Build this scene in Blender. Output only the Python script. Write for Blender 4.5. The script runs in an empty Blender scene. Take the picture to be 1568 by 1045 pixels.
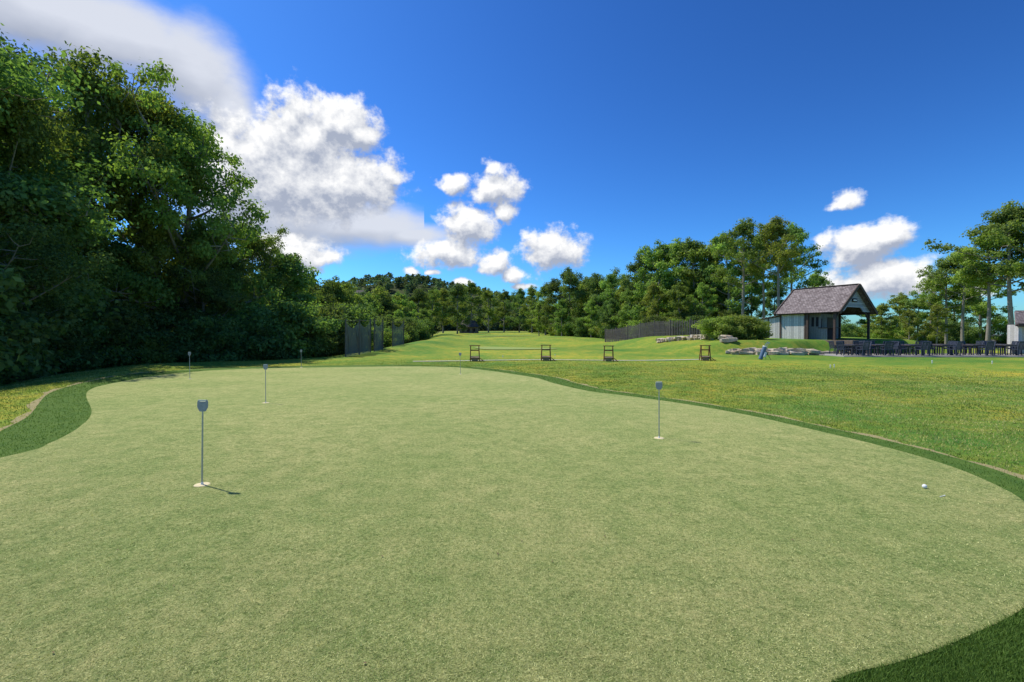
import bpy, math, random, bmesh
import numpy as np
from mathutils import Vector, Matrix, geometry
random.seed(3); RNG=np.random.default_rng(7)
scene=bpy.context.scene
scene.view_settings.view_transform='Standard'
try: scene.view_settings.look='None'
except: pass
scene.view_settings.exposure=0
COL=scene.collection
F=697.0; CX=784.0; HY=512.0; EYE=1.6
# survey helper: bearing / depth -> metres on the site plan
def bx(px,d): return (px-CX)/F*d

# ------------------------------------------------------------------ materials
def newmat(name):
    m=bpy.data.materials.new(name); m.use_nodes=True
    nt=m.node_tree; nt.nodes.clear()
    out=nt.nodes.new('ShaderNodeOutputMaterial')
    return m,nt,out
def N(nt,t,**k):
    n=nt.nodes.new(t)
    for a,b in k.items(): setattr(n,a,b)
    return n
def ramp(nt,fac,stops,interp='LINEAR'):
    r=nt.nodes.new('ShaderNodeValToRGB'); r.color_ramp.interpolation=interp
    e=r.color_ramp.elements
    while len(e)<len(stops): e.new(0.5)
    for i,(p,c) in enumerate(stops):
        e[i].position=p; e[i].color=(c[0],c[1],c[2],1)
    nt.links.new(fac,r.inputs[0]); return r
def noise(nt,vec,scale,detail=4,rough=.55,dist=0):
    n=nt.nodes.new('ShaderNodeTexNoise'); n.inputs['Scale'].default_value=scale
    n.inputs['Detail'].default_value=detail; n.inputs['Roughness'].default_value=rough
    n.inputs['Distortion'].default_value=dist
    if vec: nt.links.new(vec,n.inputs['Vector'])
    return n
def mixc(nt,fac,a,b,mode='MIX'):
    m=nt.nodes.new('ShaderNodeMix'); m.data_type='RGBA'; m.blend_type=mode
    for s,v in ((m.inputs[0],fac),(m.inputs[6],a),(m.inputs[7],b)):
        if isinstance(v,(int,float)): s.default_value=v
        elif isinstance(v,tuple): s.default_value=(v[0],v[1],v[2],1)
        else: nt.links.new(v,s)
    return m.outputs[2]
def mth(nt,op,a,b=None,clamp=False):
    m=nt.nodes.new('ShaderNodeMath'); m.operation=op; m.use_clamp=clamp
    for i,v in enumerate((a,b)):
        if v is None: continue
        if isinstance(v,(int,float)): m.inputs[i].default_value=v
        else: nt.links.new(v,m.inputs[i])
    return m.outputs[0]
def principled(nt,out,color,rough=.8,spec=.3,bump=None,bs=.3,bd=.01,metal=0):
    p=nt.nodes.new('ShaderNodeBsdfPrincipled')
    if isinstance(color,tuple): p.inputs['Base Color'].default_value=(*color,1)
    else: nt.links.new(color,p.inputs['Base Color'])
    p.inputs['Roughness'].default_value=rough
    p.inputs['Specular IOR Level'].default_value=spec
    p.inputs['Metallic'].default_value=metal
    if bump is not None:
        b=nt.nodes.new('ShaderNodeBump'); b.inputs['Strength'].default_value=bs
        b.inputs['Distance'].default_value=bd
        nt.links.new(bump,b.inputs['Height']); nt.links.new(b.outputs[0],p.inputs['Normal'])
    if out: nt.links.new(p.outputs[0],out.inputs[0])
    return p
def objc(nt): return nt.nodes.new('ShaderNodeTexCoord').outputs['Object']
def simple(name,col,var=.25,scale=8,rough=.75,spec=.3,stretch=None,bs=.3,metal=0):
    m,nt,out=newmat(name); v=objc(nt)
    if stretch:
        mp=nt.nodes.new('ShaderNodeMapping'); mp.inputs['Scale'].default_value=stretch
        nt.links.new(v,mp.inputs[0]); v=mp.outputs[0]
    n=noise(nt,v,scale,6,.65)
    a=tuple(c*(1-var) for c in col); b=tuple(min(1,c*(1+var)) for c in col)
    r=ramp(nt,n.outputs[0],[(.3,a),(.7,b)])
    principled(nt,out,r.outputs[0],rough,spec,n.outputs[0],bs,.01,metal)
    return m
def leaf_mat(name,dark,light,trans=.4,objvar=True):
    m,nt,out=newmat(name)
    at=N(nt,'ShaderNodeAttribute',attribute_name='tint')
    r=ramp(nt,at.outputs['Fac'],[(0,dark),(.55,tuple((a+b)/2 for a,b in zip(dark,light))),(1,light)])
    col=r.outputs[0]
    if objvar:
        oi=nt.nodes.new('ShaderNodeObjectInfo')
        hs=nt.nodes.new('ShaderNodeHueSaturation')
        nt.links.new(mth(nt,'ADD',mth(nt,'MULTIPLY',oi.outputs['Random'],.05),.474),hs.inputs['Hue'])
        nt.links.new(mth(nt,'ADD',mth(nt,'MULTIPLY',oi.outputs['Random'],.5),.78),hs.inputs['Value'])
        nt.links.new(col,hs.inputs['Color']); col=hs.outputs[0]
    p=nt.nodes.new('ShaderNodeBsdfDiffuse'); nt.links.new(col,p.inputs[0])
    t=nt.nodes.new('ShaderNodeBsdfTranslucent')
    tc=mixc(nt,1.0,col,(1.3,1.4,.5),'MULTIPLY')
    nt.links.new(tc,t.inputs[0])
    ms=nt.nodes.new('ShaderNodeMixShader'); ms.inputs[0].default_value=trans
    nt.links.new(p.outputs[0],ms.inputs[1]); nt.links.new(t.outputs[0],ms.inputs[2])
    nt.links.new(ms.outputs[0],out.inputs[0])
    return m
M_bark=simple('bark',(.27,.24,.20),.4,6,.9,.1,(4,4,1),.8)
M_leafA=leaf_mat('leaves_mid',(.095,.155,.045),(.36,.45,.125),.46)
M_leafB=leaf_mat('leaves_dark',(.07,.12,.05),(.28,.365,.115),.44)
M_leafC=leaf_mat('leaves_light',(.14,.205,.05),(.44,.50,.14),.48)
M_leafF=leaf_mat('leaves_far_hazed',(.11,.155,.085),(.26,.33,.14),.35)  # aerial haze put into the leaf colour: paler and bluer
M_grass=leaf_mat('grass_blades',(.10,.18,.035),(.64,.58,.23),.3,False)
M_fringeg=leaf_mat('fringe_blades',(.06,.12,.025),(.20,.31,.07),.3,False)
M_turfb=leaf_mat('turf_blades',(.16,.185,.06),(.76,.75,.33),.2,False)

# ------------------------------------------------------------------ terrain
def sst(a,b,x):
    t=np.clip((x-a)/(b-a),0,1); return t*t*(3-2*t)
ED=np.array([-60,0,11,19,24,27,29.5,32,40,60,100,150,200,260,400])
EX=np.array([-12,-12,-13.4,-17.8,-19.5,-18,-14.5,-12.3,-11,-11,-16,-23,-29,-40,-60.])
def xedge(y): return np.interp(y,ED,EX)
RD=np.array([0,58,64,75,100,150,200,260]); RX=np.array([200,60,24,17,11,9,6,0.])
def padm(x,y):
    yp=np.interp(x,[10,22,24.5,40],[34.6,34.6,36.4,36.6])
    return sst(-.2,1.2,y-yp)*sst(11,18,x)*(1-sst(33,37,x))
def H(x,y):
    x=np.asarray(x,float); y=np.asarray(y,float)
    z=.022*np.sin(x*.55+.6)*np.cos(y*.45)+.02*np.sin(x*.23+y*.31)
    z=z+.0155*np.clip(y-30,0,220)*(1-sst(24,60,x)*sst(35,80,y))
    z=z-4.5*sst(0,13,xedge(y)-x)
    z=z+.10*np.exp(-((x-xedge(y)-1.6)/1.2)**2)*sst(5,10,y)*(1-sst(24,28,y))
    z=z+.32*sst(34,60,y)*np.sin(x*.12+1)*np.sin(y*.09)*(1-sst(120,200,y))
    z=z+.45*np.exp(-((x-xedge(y)-1.5)/2.5)**2)*sst(31,44,y)*(1-sst(100,140,y))
    z=z+(1.12-.1)*padm(x,y)*(1-sst(55,70,y))
    z=z-14*sst(48,140,y)*sst(30,90,x)
    z=z+78*np.exp(-((x+210)/190)**2-((y-760)/170)**2)+45*np.exp(-((x-60)/320)**2-((y-900)/200)**2)
    z=z-30*sst(1200,3000,np.hypot(x,y))
    return z
def Hs(x,y): return float(H(x,y))
def axis(lo,hi,step,far_lo,far_hi):
    a=list(np.arange(lo,hi+.01,step))
    s=step;v=hi
    while v<far_hi: s*=1.13; v+=s; a.append(v)
    s=step;v=lo
    while v>far_lo: s*=1.13; v-=s; a.insert(0,v)
    return np.array(a)
def mesh_from(name,verts,faces_idx,nper,mats,attrs=None,matidx=None,smooth=False):
    me=bpy.data.meshes.new(name)
    nv=len(verts); nf=len(faces_idx)//nper
    me.vertices.add(nv); me.vertices.foreach_set('co',np.asarray(verts,np.float32).ravel())
    me.loops.add(nf*nper); me.loops.foreach_set('vertex_index',np.asarray(faces_idx,np.int32))
    me.polygons.add(nf); me.polygons.foreach_set('loop_start',np.arange(0,nf*nper,nper,dtype=np.int32))
    if matidx is not None: me.polygons.foreach_set('material_index',np.asarray(matidx,np.int32))
    if smooth: me.polygons.foreach_set('use_smooth',np.ones(nf,bool))
    for m in mats: me.materials.append(m)
    if attrs:
        for k,v in attrs.items():
            a=me.attributes.new(k,'FLOAT','POINT'); a.data.foreach_set('value',np.asarray(v,np.float32))
    me.update(calc_edges=True); me.validate()
    return me
def addobj(name,me,loc=(0,0,0),rot=0,scale=1,parent=None):
    o=bpy.data.objects.new(name,me); COL.objects.link(o)
    o.location=loc; o.rotation_euler=(0,0,rot) if not isinstance(rot,tuple) else rot
    o.scale=(scale,)*3 if not isinstance(scale,tuple) else scale
    if parent: o.parent=parent
    return o
def empty(name,loc=(0,0,0),rot=0):
    e=bpy.data.objects.new(name,None); COL.objects.link(e); e.location=loc; e.rotation_euler=(0,0,rot); e.empty_display_size=.1
    return e
xs=axis(-26,42,.5,-3500,3500); ys=axis(-8,62,.5,-1500,4000)
X,Y=np.meshgrid(xs,ys); Z=H(X,Y)
V=np.stack([X,Y,Z],-1).reshape(-1,3)
ny,nx=X.shape
i=np.arange(ny-1)[:,None]*nx+np.arange(nx-1)[None,:]
Fq=np.stack([i,i+1,i+1+nx,i+nx],-1).reshape(-1)
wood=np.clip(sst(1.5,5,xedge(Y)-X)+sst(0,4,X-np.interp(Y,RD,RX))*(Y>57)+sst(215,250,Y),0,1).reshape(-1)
m,nt,out=newmat('lawn_grass'); v=objc(nt)
n1=noise(nt,v,.35,4,.6); n2=noise(nt,v,2.0,6,.72); n3=noise(nt,v,38,5,.75); n4=noise(nt,v,.045,4,.6)
c=ramp(nt,n3.outputs[0],[(.3,(.08,.13,.025)),(.48,(.20,.265,.05)),(.62,(.33,.35,.085)),(.75,(.50,.43,.19))]).outputs[0]
c=mixc(nt,1,c,ramp(nt,n2.outputs[0],[(.36,(.58,.84,.73)),(.5,(.95,1.0,.9)),(.66,(1.55,1.12,1.15))]).outputs[0],'MULTIPLY')
c=mixc(nt,1,c,ramp(nt,n1.outputs[0],[(.35,(.68,.92,.8)),(.65,(1.25,1.07,.9))]).outputs[0],'MULTIPLY')
c=mixc(nt,1,c,ramp(nt,n4.outputs[0],[(.38,(.52,.76,.65)),(.5,(1,1,.8)),(.6,(1.4,1.18,.85))]).outputs[0],'MULTIPLY')
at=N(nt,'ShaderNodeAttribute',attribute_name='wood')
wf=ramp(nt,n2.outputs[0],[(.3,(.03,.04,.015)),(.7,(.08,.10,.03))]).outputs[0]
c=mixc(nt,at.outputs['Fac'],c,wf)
principled(nt,out,c,.9,.1,n3.outputs[0],.8,.03)
M_lawn=m
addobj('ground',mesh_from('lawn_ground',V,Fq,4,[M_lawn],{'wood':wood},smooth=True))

# ------------------------------------------------------------------ putting green
G=[(-6.57,5.84),(-6.75,6.64),(-7.43,7.8),(-8.6,9.29),(-11.3,12.1),(-12.5,14.3),(-13.5,17.5),(-13.1,20.1),(-11.4,21.7),(-8.6,22.5),(-5.4,22.5),(-2.7,21.7),(-.75,19.6),(.8,16.9),(1.39,14.7),(2.13,12.8),(3.0,11.8),(4.0,10.5),(4.7,9.0),(5.05,7.53),(5.25,6.45),(5.27,5.49),(5.05,4.68),(4.71,4.1),(4.0,3.35),(3.1,2.68),(2.35,2.33),(1.85,2.15),(1.45,2.03),(.6,1.6),(-.5,.6),(-2.5,-1),(-5,-1.2),(-7,.6),(-7.1,3)]
def cr(P,k=10):
    P=np.array(P,float); n=len(P); o=[]
    for j in range(n):
        a,b,c_,d=P[(j-1)%n],P[j],P[(j+1)%n],P[(j+2)%n]
        for t in np.arange(k)/k:
            o.append(.5*((2*b)+(-a+c_)*t+(2*a-5*b+4*c_-d)*t*t+(-a+3*b-3*c_+d)*t**3))
    return np.array(o)
g=cr(G)
def offset(poly,w):
    nx_=np.roll(poly,-3,0)-np.roll(poly,3,0); nx_/=np.linalg.norm(nx_,axis=1)[:,None]
    nrm=np.stack([nx_[:,1],-nx_[:,0]],1)
    area=np.sum(poly[:,0]*np.roll(poly[:,1],-1)-np.roll(poly[:,0],-1)*poly[:,1])
    if area<0: nrm=-nrm
    return poly+nrm*w[:,None]
def cw(p):
    x,y=p[:,0],p[:,1]
    w=.42+0*x
    w=w+.75*np.exp(-((x+8.2)/2.2)**2-((y-8.6)/2.4)**2)
    w=w+1.6*np.exp(-((x-2.6)/1.4)**2-((y-1.6)/1.2)**2)
    w=w+.5*sst(-3,-9,x)*sst(14,20,y)+.35*sst(9,16,y)
    return w
def smooth(w,k=9):
    return np.convolve(np.concatenate([w[-k:],w,w[:k]]),np.ones(2*k+1)/(2*k+1),'same')[k:-k]
wv=smooth(cw(g)); fr=offset(g,wv)
ph=np.cumsum(np.linalg.norm(np.roll(g,-1,0)-g,axis=1))
seam=offset(g,wv+.11+.05*np.sin(ph*3.1)+.04*np.sin(ph*7.7+1))
def inpoly(P,x,y):
    r=np.zeros(len(x),bool); n=len(P)
    for j in range(n):
        x1,y1=P[j];x2,y2=P[(j+1)%n]
        if y1==y2: continue
        r^=((y1>y)!=(y2>y))&(x<(x2-x1)*(y-y1)/(y2-y1)+x1)
    return r
def sheet(name,poly,dz,mat,step=.5,jit=0):
    gx,gy=np.meshgrid(np.arange(poly[:,0].min(),poly[:,0].max(),step),np.arange(poly[:,1].min(),poly[:,1].max(),step))
    gx=gx.ravel();gy=gy.ravel(); k=inpoly(poly,gx,gy); gx=gx[k];gy=gy[k]
    if jit: poly=poly+RNG.normal(0,jit,poly.shape)
    pts=[Vector(p) for p in poly]+[Vector((a,b)) for a,b in zip(gx,gy)]
    vs,es,fs,*_=geometry.delaunay_2d_cdt(pts,[],[list(range(len(poly)))],1,1e-4)
    vv=[(v.x,v.y,Hs(v.x,v.y)+dz) for v in vs]
    me=bpy.data.meshes.new(name); me.from_pydata(vv,[],[list(f) for f in fs]); me.materials.append(mat)
    bm=bmesh.new(); bm.from_mesh(me)
    for f in bm.faces:
        f.normal_update()
        if f.normal.z<0: f.normal_flip()
        f.smooth=True
    bm.to_mesh(me); bm.free()
    return addobj(name,me)
m,nt,out=newmat('green_turf'); v=objc(nt)
a=noise(nt,v,110,5,.85); b=noise(nt,v,26,6,.8); c0=noise(nt,v,4,6,.7); d0=noise(nt,v,.4,4,.6)
c=ramp(nt,a.outputs[0],[(.34,(.11,.13,.042)),(.5,(.345,.375,.13)),(.66,(.58,.58,.25))]).outputs[0]
c=mixc(nt,1,c,ramp(nt,b.outputs[0],[(.36,(.50,.60,.48)),(.5,(1,1,1)),(.64,(1.32,1.22,1.3))]).outputs[0],'MULTIPLY')
c=mixc(nt,1,c,ramp(nt,c0.outputs[0],[(.36,(.77,.86,.74)),(.64,(1.17,1.11,1.12))]).outputs[0],'MULTIPLY')
c=mixc(nt,1,c,ramp(nt,d0.outputs[0],[(.38,(.86,.93,.84)),(.62,(1.08,1.04,1.06))]).outputs[0],'MULTIPLY')
hh=mth(nt,'ADD',a.outputs[0],b.outputs[0])
principled(nt,out,c,.9,.1,hh,1.0,.012)
M_green=m
m,nt,out=newmat('fringe_turf'); v=objc(nt)
a=noise(nt,v,90,5,.8); b=noise(nt,v,4,4,.6)
c=ramp(nt,a.outputs[0],[(.3,(.04,.085,.015)),(.5,(.09,.16,.03)),(.7,(.17,.25,.06))]).outputs[0]
c=mixc(nt,1,c,ramp(nt,b.outputs[0],[(.35,(.8,.9,.8)),(.65,(1.15,1.1,1))]).outputs[0],'MULTIPLY')
principled(nt,out,c,.9,.1,a.outputs[0],.9,.015); M_fringe=m
m,nt,out=newmat('dry_thatch'); v=objc(nt)
a=noise(nt,v,60,5,.8)
c=ramp(nt,a.outputs[0],[(.3,(.12,.13,.04)),(.5,(.33,.28,.13)),(.7,(.58,.48,.27))]).outputs[0]
principled(nt,out,c,.95,.1,a.outputs[0],.9,.015); M_seam=m
sheet('dry_grass_edge',seam,.006,M_seam,.5,.02)
sheet('green_fringe',fr,.012,M_fringe)
sheet('putting_green',g,.018,M_green)

# ------------------------------------------------------------------ grass blades (single meshes)
def blades(name,x,y,h,w,mat,tint,dz=.004,ln=.45):
    n=len(x); th=RNG.uniform(0,6.283,n); lean=RNG.normal(0,ln,(n,2))*h[:,None]
    z=H(x,y)+dz
    dx=np.cos(th)*w/2; dy=np.sin(th)*w/2
    A=np.stack([x-dx,y-dy,z],1);B=np.stack([x+dx,y+dy,z],1);C=np.stack([x+lean[:,0],y+lean[:,1],z+h],1)
    V=np.stack([A,B,C],1).reshape(-1,3)
    return addobj(name,mesh_from(name,V,np.arange(3*n),3,[mat],{'tint':np.repeat(tint,3)}))
def polar(n,r0,r1,a0,a1,pw=1):
    r=r0+(r1-r0)*RNG.random(n)**pw; a=np.radians(RNG.uniform(a0,a1,n))
    return r*np.sin(a),r*np.cos(a),r
def vn(x,y,s,seed):
    r=np.random.default_rng(seed); t=0
    for k in range(7):
        a=r.uniform(0,6.28); f=s*r.uniform(.5,2.2); t=t+np.sin((x*np.cos(a)+y*np.sin(a))*f+r.uniform(0,6))
    return t/7
x,y,r=polar(420000,3.5,30,-54,54)
k=(~inpoly(fr,x,y))&(x>xedge(y)-4); x,y,r=x[k],y[k],r[k]
ins=inpoly(seam,x,y); k=(~ins)|(RNG.random(len(x))<.3); x,y,r,ins=x[k],y[k],r[k],ins[k]
ti=np.clip(.36+.40*vn(x,y,2.2,1)+.36*vn(x,y,6,2)+.08*sst(0,8,x)+RNG.normal(0,.2,len(x))+.4*ins,0,1)
k=RNG.random(len(x))<1-.85*sst(17,30,r)
x,y,r,ti=x[k],y[k],r[k],ti[k]
blades('lawn_grass',x,y,RNG.uniform(.012,.034,len(x))*(1+.5*vn(x,y,4,9)),.004+.0010*r,M_grass,ti)
x,y,r=polar(260000,1.8,24,-54,54)
k=inpoly(fr,x,y)&~inpoly(g,x,y)
x2,y2,r2=x[k],y[k],r[k]
xx,yy,rr=polar(160000,1.8,4.2,30,54); k=inpoly(fr,xx,yy)&~inpoly(g,xx,yy)
x2=np.concatenate([x2,xx[k]]);y2=np.concatenate([y2,yy[k]]);r2=np.concatenate([r2,rr[k]])
blades('fringe_grass',x2,y2,RNG.uniform(.012,.026,len(x2))+.008,.003+.0011*r2,M_fringeg,np.clip(.45+.15*vn(x2,y2,5,3)+RNG.normal(0,.2,len(x2)),0,1))
x,y,r=polar(560000,1.9,17,-56,56,1.7); k=inpoly(g,x,y)&(RNG.random(len(x))<1-sst(4,16.5,r)); x,y,r=x[k],y[k],r[k]
ti=np.clip(.49+.16*vn(x,y,5,11)+.2*vn(x,y,18,12)+RNG.normal(0,.27,len(x)),0,1)
blades('turf_blades',x,y,RNG.uniform(.002,.0065,len(x))*(1-.6*sst(3,16,r)),.0025+.0006*r,M_turfb,ti,.0185,1.5)

# ------------------------------------------------------------------ trees
def tube(pts,rad,ns):
    pts=np.array(pts); n=len(pts)
    T=np.gradient(pts,axis=0); T/=np.linalg.norm(T,axis=1)[:,None]+1e-9
    ref=np.array([1,0,.13]) if abs(T[0][2])>.8 else np.array([0,0,1.])
    A=np.cross(T,ref); A/=np.linalg.norm(A,axis=1)[:,None]+1e-9; B=np.cross(T,A)
    a=np.arange(ns)/ns*2*np.pi
    V=pts[:,None,:]+np.array(rad)[:,None,None]*(np.cos(a)[None,:,None]*A[:,None,:]+np.sin(a)[None,:,None]*B[:,None,:])
    f=[]
    for i in range(n-1):
        for j in range(ns):
            f.append((i*ns+j,i*ns+(j+1)%ns,(i+1)*ns+(j+1)%ns,(i+1)*ns+j))
    return V.reshape(-1,3),np.array(f)
def make_tree(name,seed,Ht,base,R,leaf,nleaf,leafmat,nl=20,top=.97,gap=1.0,trunk=.018,subs=8,flat=.7,crad=.2):
    r=np.random.default_rng(seed); Vs=[];Fs=[];off=0
    def add(V,Fc):
        nonlocal off
        Vs.append(V);Fs.append(Fc+off);off+=len(V)
    bend=r.normal(0,.02*Ht,2)
    tp=lambda t: np.array([bend[0]*t*t+.1*math.sin(t*7+seed),bend[1]*t*t+.1*math.cos(t*5+seed),Ht*t])
    tt=np.linspace(-.03,top-.03,10); tr=Ht*trunk
    add(*tube([tp(t) for t in tt],[tr*(1.25 if k==0 else 1)*(1-.9*max(0,t)**1.1) for k,t in enumerate(tt)],8))
    cl=[]
    for k in range(nl):
        f=(k+r.uniform(0,.8))/nl
        t0=base+(top-.08-base)*f
        prof=(math.sin(math.pi*min(1,(f*.82+.22)))**.75)
        az=k*2.4+r.normal(0,.4); reach=R*prof*r.uniform(.5,1.3)
        P0=tp(t0); up=r.uniform(.15,.8)*reach*(0.55+f)
        dr=np.array([math.cos(az),math.sin(az),0])
        P3=P0+dr*reach+np.array([0,0,up]); P3[2]=min(P3[2],Ht*.99)
        Pm=P0+dr*reach*.5+np.array([0,0,up*.3])+r.normal(0,.05*R,3)
        s=np.linspace(0,1,6)[:,None]; C=(1-s)**2*P0+2*s*(1-s)*Pm+s*s*P3
        add(*tube(C,[tr*.42*(1-.85*q)*(1-.55*f) for q in s[:,0]],5))
        lt_=r.uniform(0,1)
        for j in range(subs):
            q=r.uniform(.4,1)**.8; Q=(1-q)**2*P0+2*q*(1-q)*Pm+q*q*P3
            o=r.normal(0,1,3); o/=np.linalg.norm(o); o[2]=abs(o[2])*.8 if r.random()<.7 else o[2]*.6
            E=Q+o*R*r.uniform(.1,.34)*gap; E[2]=min(E[2],Ht)
            add(*tube([Q,(Q+E)/2+r.normal(0,.04*R,3),E],[tr*.12,tr*.08,tr*.03],3))
            cl.append((E,R*crad*r.uniform(.5,1.25),.5*lt_+.5*r.uniform(0,1)))
    for j in range(4): cl.append((tp(top-.03*j)+r.normal(0,.08*R,3),R*crad*r.uniform(.6,1),r.uniform()))
    wts=np.array([c[1]**2 for c in cl]); wts/=wts.sum(); cnt=(wts*nleaf).astype(int)
    P=[];Nn=[];Tn=[]
    for (c,rc,tn),n in zip(cl,cnt):
        d=r.normal(0,1,(n,3)); d/=np.linalg.norm(d,axis=1)[:,None]
        rad=rc*r.uniform(.15,1,n)**.45*(1+.3*r.normal(0,1,n))
        P.append(c+d*rad[:,None]*np.array([1.15,1.15,flat]))
        Nn.append(d*.8+r.normal(0,.5,(n,3))+np.array([0,0,.55]))
        Tn.append(np.clip(.10+.65*tn+r.normal(0,.16,n),0,1))
    P=np.concatenate(P);Nn=np.concatenate(Nn);Tn=np.concatenate(Tn)
    Nn/=np.linalg.norm(Nn,axis=1)[:,None]; n=len(P)
    A=np.cross(Nn,r.normal(0,1,(n,3)));A/=np.linalg.norm(A,axis=1)[:,None];B=np.cross(Nn,A)
    sz=leaf*r.uniform(.65,1.3,n)[:,None]
    LV=np.stack([P-A*sz*.6,P-B*sz*.36+A*sz*.05,P+A*sz*.6,P+B*sz*.36+A*sz*.05+Nn*sz*.08],1).reshape(-1,3)
    LF=np.arange(4*n).reshape(-1,4)+off
    nb=off; nbf=sum(len(f) for f in Fs)
    V=np.concatenate(Vs+[LV]); Fc=np.concatenate(Fs+[LF])
    tint=np.concatenate([np.zeros(nb),np.repeat(Tn,4)])
    mi=np.concatenate([np.zeros(nbf),np.ones(n)])
    return mesh_from(name,V,Fc.ravel(),4,[M_bark,leafmat],{'tint':tint},mi)
T={}
T['near_a']=make_tree('tree_a',1,14,.2,4.8,.15,36000,M_leafA,22,subs=8,crad=.145)
T['near_b']=make_tree('tree_b',2,14,.08,4.2,.15,40000,M_leafB,24,subs=8,crad=.16)
T['near_c']=make_tree('tree_c',3,14,.12,5.0,.155,42000,M_leafB,24,subs=8,crad=.16)
T['near_d']=make_tree('tree_d',14,14,.14,4.4,.15,36000,M_leafC,22,subs=8,crad=.15)
T['near_o']=make_tree('tree_o',21,14,.26,5.2,.15,32000,M_leafA,22,subs=10,crad=.115,gap=1.15,trunk=.022)
T['mid_a']=make_tree('tree_e',5,14,.12,4.4,.26,15000,M_leafA,20,crad=.16)
T['mid_b']=make_tree('tree_f',6,14,.08,4.6,.26,15000,M_leafB,20,crad=.17)
T['mid_c']=make_tree('tree_g',7,14,.15,4.0,.25,14000,M_leafC,20,crad=.16)
T['open_a']=make_tree('tree_h',8,16,.38,4.6,.22,12000,M_leafA,17,subs=7,crad=.145,gap=1.1,trunk=.016)
T['open_b']=make_tree('tree_i',9,16,.45,4.2,.22,11000,M_leafC,15,subs=7,crad=.15,gap=1.1,trunk=.016)
T['far_a']=make_tree('tree_j',10,12,.05,4.6,.7,1700,M_leafF,14,subs=5,crad=.25)
T['far_b']=make_tree('tree_k',11,12,.05,4.6,.7,1700,M_leafF,14,subs=5,crad=.25)
T['shrub']=make_tree('shrub_a',12,3,.02,1.9,.14,7000,M_leafB,18,subs=6,crad=.24,trunk=.01)
T['shrub_l']=make_tree('shrub_b',13,2,.02,1.5,.12,7000,M_leafC,18,subs=6,crad=.26,trunk=.01)
BH={'near':14,'mid':14,'open':16,'far':12}
def tree(px,d,py,kind,name,wide=1,parent=None):
    x=bx(px,d); z=Hs(x,d); Ht=(HY-py)/F*d+EYE-z
    s=Ht/BH[kind.split('_')[0]]; sx=s*wide
    return addobj(name,T[kind],(x,d,z-.1),random.uniform(0,6.28),(sx,sx,s),parent)
L=[(-190,18,-60,'near_b',1),(-70,20,-10,'near_c',1),(-5,22.4,42,'near_b',.66),(85,31,140,'near_d',.58),(145,30,82,'near_o',.74),
(218,31,112,'near_d',.7),(285,32,165,'near_o',.76),(35,22,265,'near_a',.8),(-30,18,260,'near_c',1),(110,27,330,'near_a',.85),(180,29,350,'near_b',1.0),
(245,31,330,'near_d',.8),(300,33,330,'near_a',.8),(345,35,372,'near_c',.8),(388,41,345,'near_o',.8),(425,45,372,'near_a',.7),(365,36,430,'near_d',1),
(450,50,415,'mid_a',.85),(480,55,418,'mid_b',.85),(512,60,418,'mid_a',.85),(535,68,438,'mid_b',.85),(440,45,450,'mid_c',1),(490,49,462,'mid_a',1),
(565,74,446,'mid_c',.85),(592,80,448,'mid_b',.85),(615,89,444,'mid_a',.85),(640,98,440,'mid_b',.85),(662,108,438,'mid_a',.85),(560,61,470,'mid_b',1),(610,70,472,'mid_c',1),(650,85,470,'mid_a',1),
(678,127,440,'mid_c',1),(312,31,400,'near_b',1.0),(70,24.5,400,'near_d',1.0),(-10,18,400,'near_c',1.1),(210,29,430,'near_d',1.1)]
for px,d,py,k,w in L: tree(px,d,py,k,'oak_tree' if k[-1] in 'ado' else 'maple_tree',w)
Cc=[(700,150,432,'mid_b'),(722,165,428,'mid_a'),(748,175,440,'mid_c'),(772,185,442,'mid_a'),(795,178,440,'mid_b'),(815,150,436,'mid_c'),(835,130,433,'mid_a'),
(852,112,424,'mid_b'),(872,98,408,'mid_b'),(895,104,424,'mid_a'),(915,95,416,'mid_b'),(938,88,412,'mid_a'),(958,84,422,'mid_c'),(905,86,456,'mid_c'),(860,95,455,'mid_a'),(935,78,455,'mid_b'),
(825,118,462,'mid_c'),(965,72,440,'mid_a'),(985,76,380,'mid_b'),(1008,70,366,'mid_a'),(1035,68,362,'mid_c'),(1062,66,360,'mid_a'),(1090,66,364,'mid_c'),(1000,64,430,'mid_c'),(1040,62,430,'mid_a'),(1075,60,430,'mid_c'),(1115,62,350,'mid_a'),
(1138,52,330,'open_a'),(1168,58,345,'open_b'),(1192,50,326,'open_b'),(1214,56,338,'open_a'),(1110,66,410,'mid_b'),(1150,66,420,'mid_a'),(1185,70,430,'mid_b'),(1250,66,412,'mid_c'),(1275,72,435,'mid_a'),(1225,70,440,'mid_a')]
for px,d,py,k in Cc: tree(px,d,py,k,'maple_tree' if k[-1]=='b' else 'ash_tree',.85)
Rr=[(1350,56,462,'mid_c',1),(1378,60,446,'mid_c',1),(1405,58,450,'mid_a',1),(1425,62,415,'open_b',.9),(1448,54,390,'open_a',.9),(1475,52,372,'open_b',.95),(1512,46,338,'open_b',.95),(1548,44,305,'open_a',1),(1590,43,300,'open_a',1),(1650,42,320,'open_b',1),
(1500,60,400,'mid_c',1),(1435,50,462,'mid_c',.9),(1460,66,430,'mid_a',1),(1330,70,465,'mid_a',1),(1392,48,470,'mid_c',.9)]
for px,d,py,k,w in Rr: tree(px,d,py,k,'locust_tree',w)
woods=empty('woodland')
def scatter(par,name,n,fn,kinds,s0,s1,sink):
    c=0
    while c<n:
        x,d=fn()
        if x is None: continue
        addobj('%s_%d'%(name,c),T[random.choice(kinds)],(x,d,Hs(x,d)-sink),random.uniform(0,6),random.uniform(s0,s1),par); c+=1
def fl():
    d=random.uniform(34,230); x=float(xedge(d))-random.uniform(9,45); return (x,d) if x/d>-1.15 else (None,0)
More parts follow.
